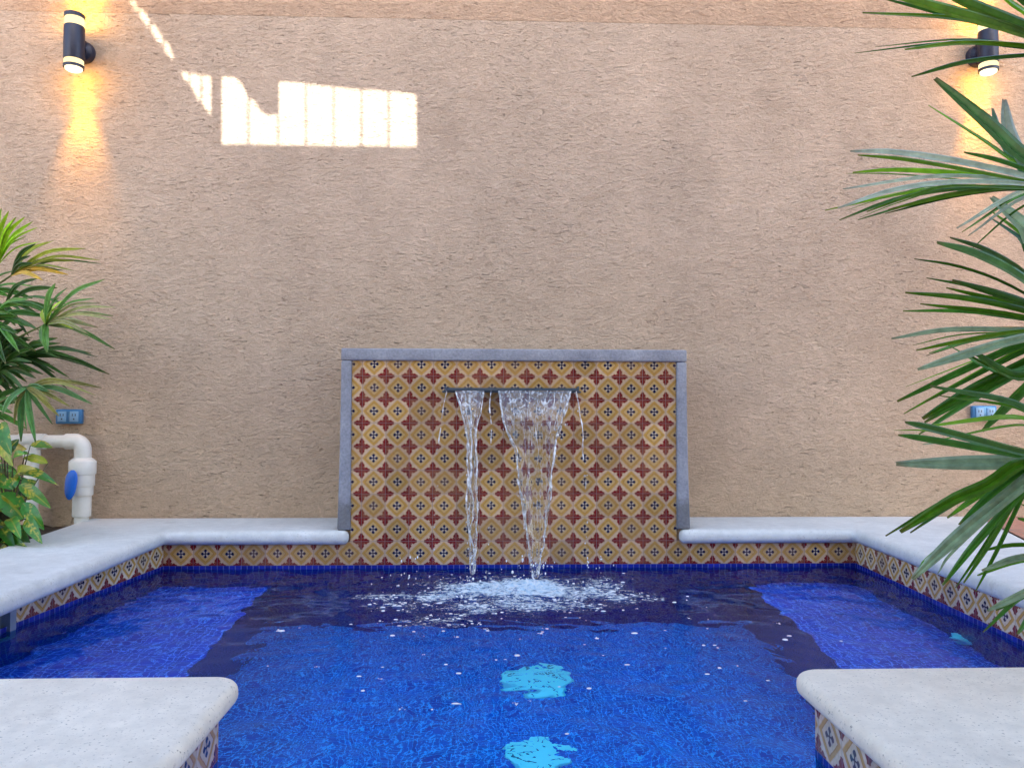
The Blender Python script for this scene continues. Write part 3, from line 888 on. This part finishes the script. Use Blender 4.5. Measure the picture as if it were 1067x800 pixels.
RIGHT = [
 ((1.194, -2.02, 1.248), [
  ([(0.74, -2.029, 1.318), (0.912, -2.026, 1.313), (1.008, -2.024, 1.297), (1.069, -2.023, 1.28)], 0.0202),
  ([(0.723, -2.069, 1.349), (0.885, -2.052, 1.317), (0.997, -2.04, 1.296)], 0.0221),
  ([(0.85, -1.981, 1.269), (0.962, -1.994, 1.278), (1.08, -2.007, 1.268)], 0.0184),
  ([(0.845, -2.054, 1.381), (0.925, -2.045, 1.34), (1.062, -2.032, 1.296)], 0.0221),
  ([(0.923, -2.08, 1.387), (1.01, -2.059, 1.334), (1.05, -2.05, 1.315)], 0.0239),
  ([(1.118, -1.98, 1.439), (1.147, -1.994, 1.372)], 0.0221),
  ([(1.331, -1.825, 1.521), (1.268, -1.907, 1.399)], 0.0202),
 ]),
 ((1.121, -2.1, 0.949), [
  ([(0.936, -1.94, 1.229), (1.008, -2.001, 1.111), (1.051, -2.041, 1.034)], 0.0349),
  ([(0.75, -1.95, 1.07), (0.827, -1.978, 1.059), (0.931, -2.018, 1.029), (1.036, -2.062, 0.988)], 0.0239),
  ([(0.686, -2.113, 1.008), (0.771, -2.111, 1.002), (0.881, -2.107, 0.987)], 0.0110),
  ([(0.945, -2.019, 1.048), (1.013, -2.048, 1.018)], 0.0129),
  ([(0.665, -2.097, 0.949), (0.845, -2.098, 0.975), (1.009, -2.099, 0.968)], 0.0129),
  ([(0.641, -2.128, 0.905), (0.75, -2.121, 0.942), (0.871, -2.114, 0.96), (1.004, -2.107, 0.96)], 0.0147),
  ([(0.684, -2.148, 0.894), (0.773, -2.138, 0.927), (0.868, -2.127, 0.949)], 0.0092),
  ([(0.74, -2.116, 0.906), (0.873, -2.11, 0.939), (1.005, -2.105, 0.955)], 0.0147),
  ([(1.001, -1.902, 0.925), (1.069, -2.014, 0.974)], 0.0110),
  ([(1.007, -1.931, 0.902), (1.064, -2.022, 0.959)], 0.0074),
  ([(1.084, -1.938, 1.188), (1.065, -1.98, 1.1), (1.071, -2.034, 1.005)], 0.0349),
  ([(1.052, -1.94, 0.981), (1.082, -1.994, 0.908), (1.09, -2.017, 0.876)], 0.0368),
 ]),
 ((1.202, -2.0, 0.697), [
  ([(0.886, -2.022, 0.867), (0.974, -2.016, 0.844), (1.069, -2.01, 0.797)], 0.0276),
  ([(0.937, -1.987, 0.799), (1.079, -1.994, 0.753)], 0.0221),
  ([(0.893, -1.892, 0.788), (1.003, -1.928, 0.771), (1.102, -1.962, 0.742)], 0.0184),
  ([(1.024, -1.86, 0.754), (1.122, -1.933, 0.726)], 0.0147),
  ([(0.898, -1.824, 0.696), (0.994, -1.874, 0.711), (1.114, -1.944, 0.704)], 0.0147),
  ([(0.987, -1.816, 0.665), (1.076, -1.887, 0.695)], 0.0092),
  ([(0.826, -2.054, 0.616), (0.924, -2.039, 0.645), (1.06, -2.019, 0.681)], 0.0202),
  ([(0.869, -1.898, 0.557), (0.978, -1.931, 0.615), (1.096, -1.968, 0.674)], 0.0165),
  ([(0.941, -1.878, 0.556), (1.105, -1.955, 0.66)], 0.0110),
  ([(0.906, -1.928, 0.521), (0.998, -1.95, 0.579), (1.092, -1.973, 0.631)], 0.0276),
  ([(0.945, -2.027, 0.656), (1.062, -2.015, 0.606)], 0.0257),
  ([(1.025, -1.938, 0.496), (1.097, -1.964, 0.583)], 0.0257),
 ]),
 ((1.04, -2.12, 0.45), [
  ([(0.735, -2.173, 0.517), (0.794, -2.163, 0.504), (0.961, -2.133, 0.465)], 0.0221),
  ([(0.916, -1.92, 0.505), (1.033, -2.053, 0.523)], 0.0165),
  ([(0.843, -1.94, 0.429), (0.931, -2.013, 0.436), (1.009, -2.086, 0.443)], 0.0312),
  ([(0.844, -2.036, 0.473), (0.903, -2.059, 0.477)], 0.0074),
  ([(0.758, -2.11, 0.317), (0.85, -2.113, 0.373), (0.919, -2.116, 0.403), (0.977, -2.118, 0.441)], 0.0257),
  ([(0.982, -1.927, 0.302), (1.001, -1.992, 0.362), (1.022, -2.066, 0.422)], 0.0257),
  ([(0.825, -2.028, 0.214), (0.895, -2.058, 0.298), (0.997, -2.101, 0.405)], 0.0276),
  ([(0.983, -1.935, 0.185), (1.001, -1.99, 0.273), (1.018, -2.072, 0.397)], 0.0129),
  ([(0.923, -1.946, 0.207), (0.943, -1.98, 0.266)], 0.0074),
  ([(0.854, -2.047, 0.585), (1.006, -2.093, 0.543)], 0.0165),
 ]),
 ((1.187, -2.05, 0.268), [
  ([(0.976, -2.006, 0.225), (1.05, -2.022, 0.254)], 0.0147),
  ([(1.022, -1.95, 0.132), (1.077, -1.982, 0.176)], 0.0165),
  ([(1.049, -2.001, 0.1), (1.094, -2.02, 0.179)], 0.0165),
  ([(0.997, -2.082, 0.337), (1.08, -2.068, 0.317)], 0.0165),
 ]),
]
palmR = thing('lady_palm', 'lady palm with long dark blades reaching over the pool in front of the wall', 'palm', (1.48, -2.2, 0))
GR = [(.036, .125, .008), (.075, .215, .012), (.13, .30, .014), (.05, .17, .022), (.085, .23, .06)]
canes = [((1.42, -2.16, 0), (1.40, -2.12, .95)), ((1.52, -2.22, 0), (1.50, -2.15, 1.15)), ((1.47, -2.30, 0), (1.43, -2.22, .55)), ((1.58, -2.14, 0), (1.60, -2.05, .80))]
b_done = []
for a, c in canes:
    b = MB(); a, c = Vector(a), Vector(c)
    pts = [a.lerp(c, t / 14) + Vector((.012 * math.sin(t * .5), .01 * math.cos(t * .6), 0)) for t in range(15)]
    b.tube(pts, [.013 + .002 * (t % 2) for t in range(15)], 10); b.build('cane', M['cane'], palmR, True)
for fan_i, ((hub, segs), cane_i) in enumerate(zip(RIGHT, (1, 1, 0, 2, 2))):
    b = MB(); hub = Vector(hub)
    for seg_i, (pts, W) in enumerate(segs):
        col = random.choice(GR); k = random.uniform(.8, 1.25)
        if random.random() < .32: col = (.26, .38, .24)       # sky sheen painted in as a paler blade colour
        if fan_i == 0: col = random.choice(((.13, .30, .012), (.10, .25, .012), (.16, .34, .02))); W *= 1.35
        if fan_i == 1 and seg_i in (1, 4, 5, 8, 9, 10): col = (.40, .50, .40)      # sky highlight painted into these blades
        pp = [hub] + [Vector(q) for q in pts][::-1]
        if len(pp) == 2: pp = [pp[0], pp[0].lerp(pp[1], .5) + Vector((0, 0, .006)), pp[1]]
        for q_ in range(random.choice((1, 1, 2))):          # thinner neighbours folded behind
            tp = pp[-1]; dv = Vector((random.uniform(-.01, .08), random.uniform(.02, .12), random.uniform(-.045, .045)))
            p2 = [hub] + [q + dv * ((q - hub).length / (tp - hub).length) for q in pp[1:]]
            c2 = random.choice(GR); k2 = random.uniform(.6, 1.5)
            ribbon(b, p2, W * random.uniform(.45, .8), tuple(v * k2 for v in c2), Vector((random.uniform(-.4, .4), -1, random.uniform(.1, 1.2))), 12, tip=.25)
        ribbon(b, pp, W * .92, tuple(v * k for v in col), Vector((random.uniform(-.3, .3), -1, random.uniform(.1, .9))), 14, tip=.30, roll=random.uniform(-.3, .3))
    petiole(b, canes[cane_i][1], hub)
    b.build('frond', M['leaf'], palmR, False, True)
for k in range(7):                                       # fronds on the far side of the clump, outside the frame
    b = MB(); az = R(random.uniform(-80, 80)); hub = Vector((1.55, -2.15, 0)) + Vector((math.cos(az) * .30, math.sin(az) * .30, random.uniform(.55, 1.3)))
    for j in range(8):
        th = az + (j - 3.5) * .32
        tipv = hub + Vector((math.cos(th) * .30, math.sin(th) * .30, random.uniform(-.12, .04)))
        ribbon(b, [hub, hub.lerp(tipv, .5) + Vector((0, 0, .03)), tipv], .028, random.choice(GR), Vector((0, 0, 1)), 10)
    petiole(b, (1.55, -2.15, hub.z - .1), hub); b.build('frond', M['leaf'], palmR, False, True)

LEFT = [
 ('lime', (-2.19, 0.05, 1.169), [((-2.1, -0.018, 1.404), 0.0218), ((-2.217, 0.119, 1.429), 0.0218), ((-2.025, -0.088, 1.362), 0.0218), ((-1.989, -0.087, 1.363), 0.0218), ((-2.045, 0.069, 1.379), 0.0218), ((-1.971, -0.024, 1.332), 0.0174), ((-1.995, 0.044, 1.282), 0.0174), ((-2.215, 0.027, 1.397), 0.0218)]),
 ('gold', (-2.092, 0.0, 1.123), [((-1.745, -0.057, 1.234), 0.0214), ((-1.755, 0.119, 1.199), 0.0129), ((-1.663, -0.097, 1.176), 0.0129), ((-1.916, -0.039, 1.266), 0.0257), ((-1.937, -0.095, 1.245), 0.0214), ((-1.857, 0.021, 1.132), 0.0214), ((-1.913, -0.075, 1.09), 0.0257), ((-1.794, -0.054, 1.137), 0.0172), ((-1.896, 0.052, 1.207), 0.0172)]),
 ('mid', (-1.883, -0.1, 0.896), [((-1.609, -0.163, 1.082), 0.0292), ((-1.593, -0.099, 0.973), 0.0167), ((-1.644, -0.006, 0.946), 0.0208), ((-1.594, -0.223, 0.973), 0.0125), ((-1.637, -0.233, 0.844), 0.0208), ((-1.781, -0.188, 1.0), 0.0250), ((-1.928, -0.043, 0.969), 0.0208), ((-1.597, -0.084, 0.792), 0.0208), ((-1.829, -0.186, 0.771), 0.0375), ((-1.575, -0.161, 0.912), 0.0125), ((-1.743, -0.202, 1.039), 0.0333)]),
 ('dark', (-2.101, 0.1, 0.768), [((-1.693, 0.074, 0.69), 0.0265), ((-1.695, -0.038, 0.761), 0.0221), ((-1.808, 0.138, 0.79), 0.0221), ((-1.824, 0.192, 0.726), 0.0221), ((-1.949, 0.208, 0.628), 0.0176), ((-1.966, 0.148, 0.86), 0.0309), ((-2.289, 0.209, 0.873), 0.0309), ((-1.911, -0.045, 0.818), 0.0353)]),
 ('droop', (-1.9, -0.2, 0.621), [((-1.956, -0.272, 0.51), 0.0324), ((-1.96, -0.089, 0.439), 0.0324), ((-1.824, -0.141, 0.469), 0.0283), ((-1.613, -0.239, 0.554), 0.0283), ((-1.645, -0.095, 0.625), 0.0202), ((-1.87, -0.182, 0.394), 0.0283), ((-1.96, -0.129, 0.396), 0.0283), ((-1.661, -0.271, 0.636), 0.0202), ((-1.57, -0.298, 0.589), 0.0162)]),
 ('edge', (-2.171, 0.0, 0.931), [((-2.096, -0.03, 0.991), 0.0300), ((-1.985, -0.113, 0.775), 0.0300), ((-2.036, -0.047, 0.934), 0.0343), ((-1.995, 0.11, 0.953), 0.0343), ((-1.928, -0.061, 0.871), 0.0343), ((-2.06, -0.147, 0.752), 0.0343), ((-1.936, -0.138, 0.998), 0.0343)]),
 ('back', (-2.25, 0.15, 0.744), [((-1.942, 0.046, 0.735), 0.0268), ((-2.087, 0.212, 0.829), 0.0313), ((-2.071, 0.098, 0.655), 0.0268), ((-2.093, 0.078, 0.602), 0.0268), ((-2.11, 0.026, 0.878), 0.0313), ((-2.092, 0.265, 0.697), 0.0268)]),
 ('under', (-2.226, 0.18, 1.013), [((-1.969, 0.144, 1.091), 0.0316), ((-1.885, 0.086, 1.004), 0.0271), ((-2.001, 0.046, 1.118), 0.0271), ((-1.887, 0.045, 0.925), 0.0271), ((-2.055, 0.076, 0.862), 0.0316)]),
]
palmL = thing('lady_palm', 'bushy lady palm with splayed fans growing beside the wall above the pipe', 'palm', (-2.55, .0, -.05))
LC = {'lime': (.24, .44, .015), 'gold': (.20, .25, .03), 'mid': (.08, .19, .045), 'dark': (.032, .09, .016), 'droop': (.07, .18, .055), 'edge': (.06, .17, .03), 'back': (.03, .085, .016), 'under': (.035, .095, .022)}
for a, c in (((-2.52, .05, -.05), (-2.40, .05, .95)), ((-2.62, -.05, -.05), (-2.52, -.02, .75)), ((-2.45, .18, -.05), (-2.38, .20, .62))):
    b = MB(); a, c = Vector(a), Vector(c)
    b.tube([a.lerp(c, t / 12) + Vector((.015 * math.sin(t * .6), .01 * math.cos(t * .5), 0)) for t in range(13)], [.011 + .0015 * (t % 2) for t in range(13)], 9)
    b.build('cane', M['cane'], palmL, True)
for k in range(12):                                      # inner fans that fill the clump
    az = R(random.uniform(-60, 60)); hub = (-2.27 + random.uniform(-.12, .13), random.uniform(-.05, .25), random.uniform(.50, 1.12))
    LEFT.append((random.choice(('dark', 'edge', 'mid', 'back', 'under', 'edge')), hub, [((hub[0] + random.uniform(.14, .24) * math.cos(az + (j - 3) * .35), hub[1] + random.uniform(-.16, .10), hub[2] + .20 * math.sin(az + (j - 3) * .35) - .03), .030) for j in range(7)]))
for kind, hub, segs in LEFT:
    b = MB(); hub = Vector(hub)
    more = []
    for tipv, W in segs:
        t2 = random.choice(segs)[0]
        more.append((tuple(hub + (Vector(tipv).lerp(Vector(t2), random.uniform(.1, .6)) - hub) * random.uniform(.6, .98) + Vector((random.uniform(-.03, .0), random.uniform(-.06, .06), random.uniform(-.03, .04)))), W * random.uniform(.6, 1)))
    for tipv, W in segs + more:
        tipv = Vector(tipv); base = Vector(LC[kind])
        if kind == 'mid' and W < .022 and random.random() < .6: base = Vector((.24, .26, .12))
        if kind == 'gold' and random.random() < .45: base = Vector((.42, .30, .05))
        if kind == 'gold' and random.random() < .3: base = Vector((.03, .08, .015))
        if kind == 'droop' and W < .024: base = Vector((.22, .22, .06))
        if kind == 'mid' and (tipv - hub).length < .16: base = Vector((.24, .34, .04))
        L = (tipv - hub).length
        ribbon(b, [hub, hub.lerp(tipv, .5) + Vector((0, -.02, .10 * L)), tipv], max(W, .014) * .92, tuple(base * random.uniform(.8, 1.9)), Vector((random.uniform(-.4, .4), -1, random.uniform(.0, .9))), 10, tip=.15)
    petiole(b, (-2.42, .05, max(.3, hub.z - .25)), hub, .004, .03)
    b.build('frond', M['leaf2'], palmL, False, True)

CROTON = [ ((-1.926, -0.215, 0.245), (-1.628, -0.463, 0.285), 0.0471), ((-1.84, -0.342, 0.234), (-1.697, -0.377, 0.162), 0.0471), ((-1.939, -0.3, 0.195), (-1.871, -0.251, 0.097), 0.0863), ((-1.833, -0.326, 0.16), (-1.726, -0.368, 0.075), 0.0510), ((-1.999, -0.195, 0.042), (-1.818, -0.398, 0.013), 0.0471), ((-2.006, -0.152, 0.421), (-1.842, -0.381, 0.339), 0.0549), ((-1.937, -0.302, 0.48), (-1.84, -0.397, 0.37), 0.0549), ((-1.865, -0.343, 0.336), (-1.791, -0.395, 0.369), 0.0353), ((-1.902, -0.3, 0.211), (-1.878, -0.278, 0.266), 0.0471), ((-2.004, -0.184, 0.318), (-1.949, -0.375, 0.368), 0.0549), ((-1.807, -0.344, 0.102), (-1.694, -0.436, 0.034), 0.0471), ((-1.898, -0.302, 0.096), (-1.768, -0.448, 0.058), 0.0471), ((-1.955, -0.304, 0.173), (-1.91, -0.283, 0.132), 0.0549), ((-1.917, -0.322, 0.137), (-1.858, -0.487, 0.05), 0.0549), ((-1.903, -0.164, 0.177), (-1.719, -0.359, 0.198), 0.0392), ((-2.004, -0.152, -0.024), (-1.773, -0.399, 0.035), 0.0431), ((-1.943, -0.17, 0.018), (-1.786, -0.337, -0.013), 0.0431), ((-2.029, -0.192, 0.239), (-1.879, -0.314, 0.231), 0.0549), ((-1.893, -0.251, 0.245), (-1.7, -0.477, 0.338), 0.0392), ((-1.919, -0.308, 0.345), (-1.88, -0.282, 0.421), 0.0392), ((-2.012, -0.17, -0.041), (-1.907, -0.269, -0.055), 0.0392) ]
cro = thing('croton_shrub', 'low croton with glossy green leaves splashed yellow beside the white pipe', 'shrub', (-2.02, -.1, -.05))
def leaf_blade(a, c, W, mat, parent, tone):
    a, c = Vector(a), Vector(c); n = 12; L = (c - a).length
    t = (c - a).normalized(); nrm_ = Vector((random.uniform(-.3, .3), -1, random.uniform(.2, 1.0))); nrm_ = (nrm_ - t * nrm_.dot(t)).normalized()
    side = t.cross(nrm_); vs_, uv, cl = [], [], []
    for i in range(n + 1):
        s = i / n; p = a + t * L * s + nrm_ * (.10 * L * math.sin(math.pi * s)) + Vector((0, 0, -.10 * L * s * s))
        w = W * (max(0, math.sin(math.pi * min(1, s ** .82)))) ** .75 * .5 + .0012
        for k in range(5):
            u = k / 4; f = 2 * u - 1
            vs_.append(p + side * w * f + nrm_ * (abs(f) * w * .28) + nrm_ * .05 * w * math.sin(s * 22) * abs(f))
            uv.append((u, s)); cl.append(tone)
    fs_ = [(i * 5 + k, i * 5 + k + 1, i * 5 + k + 6, i * 5 + k + 5) for i in range(n) for k in range(4)]
    return vs_, fs_, uv, cl
stemb = MB(); root_ = Vector((-2.02, -.10, -.05))
CT = [(.04, .17, .018), (.06, .23, .025), (.03, .11, .014), (.09, .28, .04)]
extra = []
for k in range(80):
    a = Vector((random.uniform(-2.25, -1.93), random.uniform(-.30, .12), random.uniform(.0, .40)))
    th = random.uniform(0, 6.28); e = a + Vector((math.cos(th) * .13, math.sin(th) * .10 - .04, random.uniform(-.06, .05)))
    if e.x > -1.93: continue
    extra.append((tuple(a), tuple(e), random.uniform(.036, .052)))
for i, (a, c, W) in enumerate(CROTON + extra):
    vs_, fs_, uv, cl = leaf_blade(a, c, W * .98, M['croton'], cro, tuple(v * random.uniform(.8, 1.2) for v in random.choice(CT + [(.30, .30, .03)])))
    mesh_obj('leaf', vs_, fs_, M['croton'], cro, True, uv, cl)
    m = root_.lerp(Vector(a), .45) + Vector((0, 0, .05))
    stemb.tube([root_, m, Vector(a)], [.006, .004, .002], 6)
stemb.build('stem', M['cane'], cro, True)

# ------------------------------------------------------------------ ground
def flat(name, outer, holes, z, mat):
    loops = [[Vector((x, y, 0)) for x, y in outer]] + [[Vector((x, y, 0)) for x, y in h] for h in holes]
    tri = tessellate_polygon(loops); pts = [q for l in loops for q in l]
    o = mesh_obj(name, [(q.x, q.y, z) for q in pts], [t if (pts[t[1]] - pts[t[0]]).cross(pts[t[2]] - pts[t[0]]).z > 0 else t[::-1] for t in tri], mat)
    o['kind'] = 'structure'; return o
off = [(-.60, -3.3), (-.60, -2.0), (-1.70, -2.0), (-1.49, .10), (1.77, .10), (1.67, -2.0), (.75, -2.0), (.75, -3.3)]
flat('patio', [(-40, -40), (40, -40), (40, 40), (-40, 40)], [off], -.068, M['patio'])
flat('terracotta_paving', [(1.93, -1.87), (6, -1.87), (6, .417), (2.535, .417), (2.29, -.26), (1.955, -1.2)], [], -.006, M['patio'])
# soil bed on the left, lumpy
b = MB(); nx2, ny2 = 60, 60; vs2 = []
for j in range(ny2):
    for i in range(nx2):
        y = -1.88 + 2.295 * j / (ny2 - 1); xr = -1.945 + (.418 - y) * .086 + .02
        x = -4.2 + (xr + 4.2) * i / (nx2 - 1)
        vs2.append((x, y, -.045 + .022 * N3(x * 9, y * 9, 1) + .012 * N3(x * 30, y * 30, 4)))
soil = mesh_obj('soil', vs2, [(j * nx2 + i, j * nx2 + i + 1, (j + 1) * nx2 + i + 1, (j + 1) * nx2 + i) for j in range(ny2 - 1) for i in range(nx2 - 1)], M['soil'], None, True)
soil['kind'] = 'structure'

# ------------------------------------------------------------------ unseen sun blocker added behind the viewer, holes cut to the sun patches
HOLES = [[(-1.324, 1.864), (-1.329, 2.201), (-1.305, 2.206), (-1.257, 2.197), (-1.228, 2.169), (-1.198, 2.105), (-1.195, 1.866)], [(-1.186, 1.866), (-1.189, 2.096), (-1.165, 2.082), (-1.14, 2.038), (-1.111, 2.014), (-1.049, 2.015), (-1.047, 1.863)], [(-1.04, 1.864), (-1.044, 2.182), (-0.912, 2.179), (-0.908, 1.865)], [(-0.901, 1.866), (-0.905, 2.174), (-0.772, 2.162), (-0.769, 1.863)], [(-0.762, 1.863), (-0.765, 2.162), (-0.632, 2.149), (-0.63, 1.865)], [(-0.622, 1.865), (-0.625, 2.149), (-0.497, 2.142), (-0.495, 1.867)], [(-0.487, 1.864), (-0.489, 2.142), (-0.371, 2.134), (-0.351, 2.12), (-0.349, 1.864)], [(-1.534, 2.227), (-1.491, 2.218), (-1.49, 2.169), (-1.51, 2.188)], [(-1.486, 2.218), (-1.434, 2.214), (-1.432, 2.072), (-1.485, 2.164)], [(-1.427, 2.214), (-1.381, 2.205), (-1.378, 2.005), (-1.424, 2.067)], [(-1.846, 2.666), (-1.812, 2.647), (-1.773, 2.599), (-1.802, 2.594)], [(-1.801, 2.589), (-1.77, 2.589), (-1.749, 2.551), (-1.753, 2.526)], [(-1.744, 2.553), (-1.72, 2.532), (-1.69, 2.483), (-1.692, 2.439), (-1.743, 2.516)], [(-1.683, 2.474), (-1.657, 2.45), (-1.624, 2.396), (-1.628, 2.352), (-1.682, 2.429)], [(-1.617, 2.387), (-1.593, 2.363), (-1.568, 2.299), (-1.573, 2.285), (-1.617, 2.335)]]
EL, AZ, YH, HT = 29.0, 9.0, -5.6, 6.6
dirv = Vector((-math.sin(R(AZ)) * math.cos(R(EL)), math.cos(R(AZ)) * math.cos(R(EL)), -math.sin(R(EL))))
k = (YW - YH) / dirv.y
outer = [(-3.8, -.1), (5.6, -.1), (5.6, HT), (-3.8, HT)]
hol = []
for h in HOLES:
    mx_ = sum(q[0] for q in h) / len(h); wd = max(q[0] for q in h) - min(q[0] for q in h); f_ = 1 - .005 / wd
    hol.append([(mx_ + (x - mx_) * f_ - dirv.x * k, z - dirv.z * k) for x, z in h])
loops = [[Vector((x, z, 0)) for x, z in outer]] + [[Vector((x, z, 0)) for x, z in h] for h in hol]
tri = tessellate_polygon(loops); pts = [q for l in loops for q in l]
blocker = mesh_obj('sun_blocker', [(q.x, YH, q.y) for q in pts], [t for t in tri], M['blocker_stucco'])
blocker['kind'] = 'structure'

# ------------------------------------------------------------------ light
w = bpy.data.worlds.new('World'); sc.world = w; w.use_nodes = True
nt = w.node_tree; bg = nt.nodes['Background']
sky = nt.nodes.new('ShaderNodeTexSky'); sky.sky_type = 'NISHITA'; sky.sun_disc = False
sky.sun_elevation = R(EL); sky.sun_rotation = R(180 - AZ); sky.air_density = 1.0; sky.dust_density = 2.0; sky.ozone_density = 1.0
nt.links.new(sky.outputs[0], bg.inputs[0]); bg.inputs[1].default_value = .74
sl = bpy.data.lights.new('sun', 'SUN'); sl.energy = 17; sl.angle = R(.20); sl.color = (1, .95, .86)
so = link(bpy.data.objects.new('sun', sl)); so.rotation_euler = dirv.to_track_quat('-Z', 'Y').to_euler(); so.location = (3, -12, 12)

# ------------------------------------------------------------------ camera
cam = bpy.data.cameras.new('camera'); cam.sensor_width = 36; cam.lens = 36 * 816 / 1067; cam.clip_end = 500; cam.clip_start = .02
co = link(bpy.data.objects.new('camera', cam))
yaw, pit, rol = R(-2.0), math.atan(26 / 816), R(.15)
Mx = Matrix.Rotation(yaw, 4, 'Z') @ Matrix.Rotation(math.pi / 2 + pit, 4, 'X') @ Matrix.Rotation(rol, 4, 'Z')
co.matrix_world = Matrix.Translation((0, -3.52, .539)) @ Mx
sc.camera = co
sc.view_settings.view_transform = 'Standard'; sc.view_settings.look = 'None'; sc.view_settings.exposure = 0; sc.view_settings.gamma = 1
sc.render.engine = 'CYCLES'
cy = sc.cycles
cy.use_denoising = True
cy.max_bounces = 12; cy.transmission_bounces = 10; cy.diffuse_bounces = 4; cy.glossy_bounces = 4; cy.transparent_max_bounces = 12
cy.caustics_refractive = True; cy.caustics_reflective = False; cy.blur_glossy = .5; cy.sample_clamp_indirect = 6
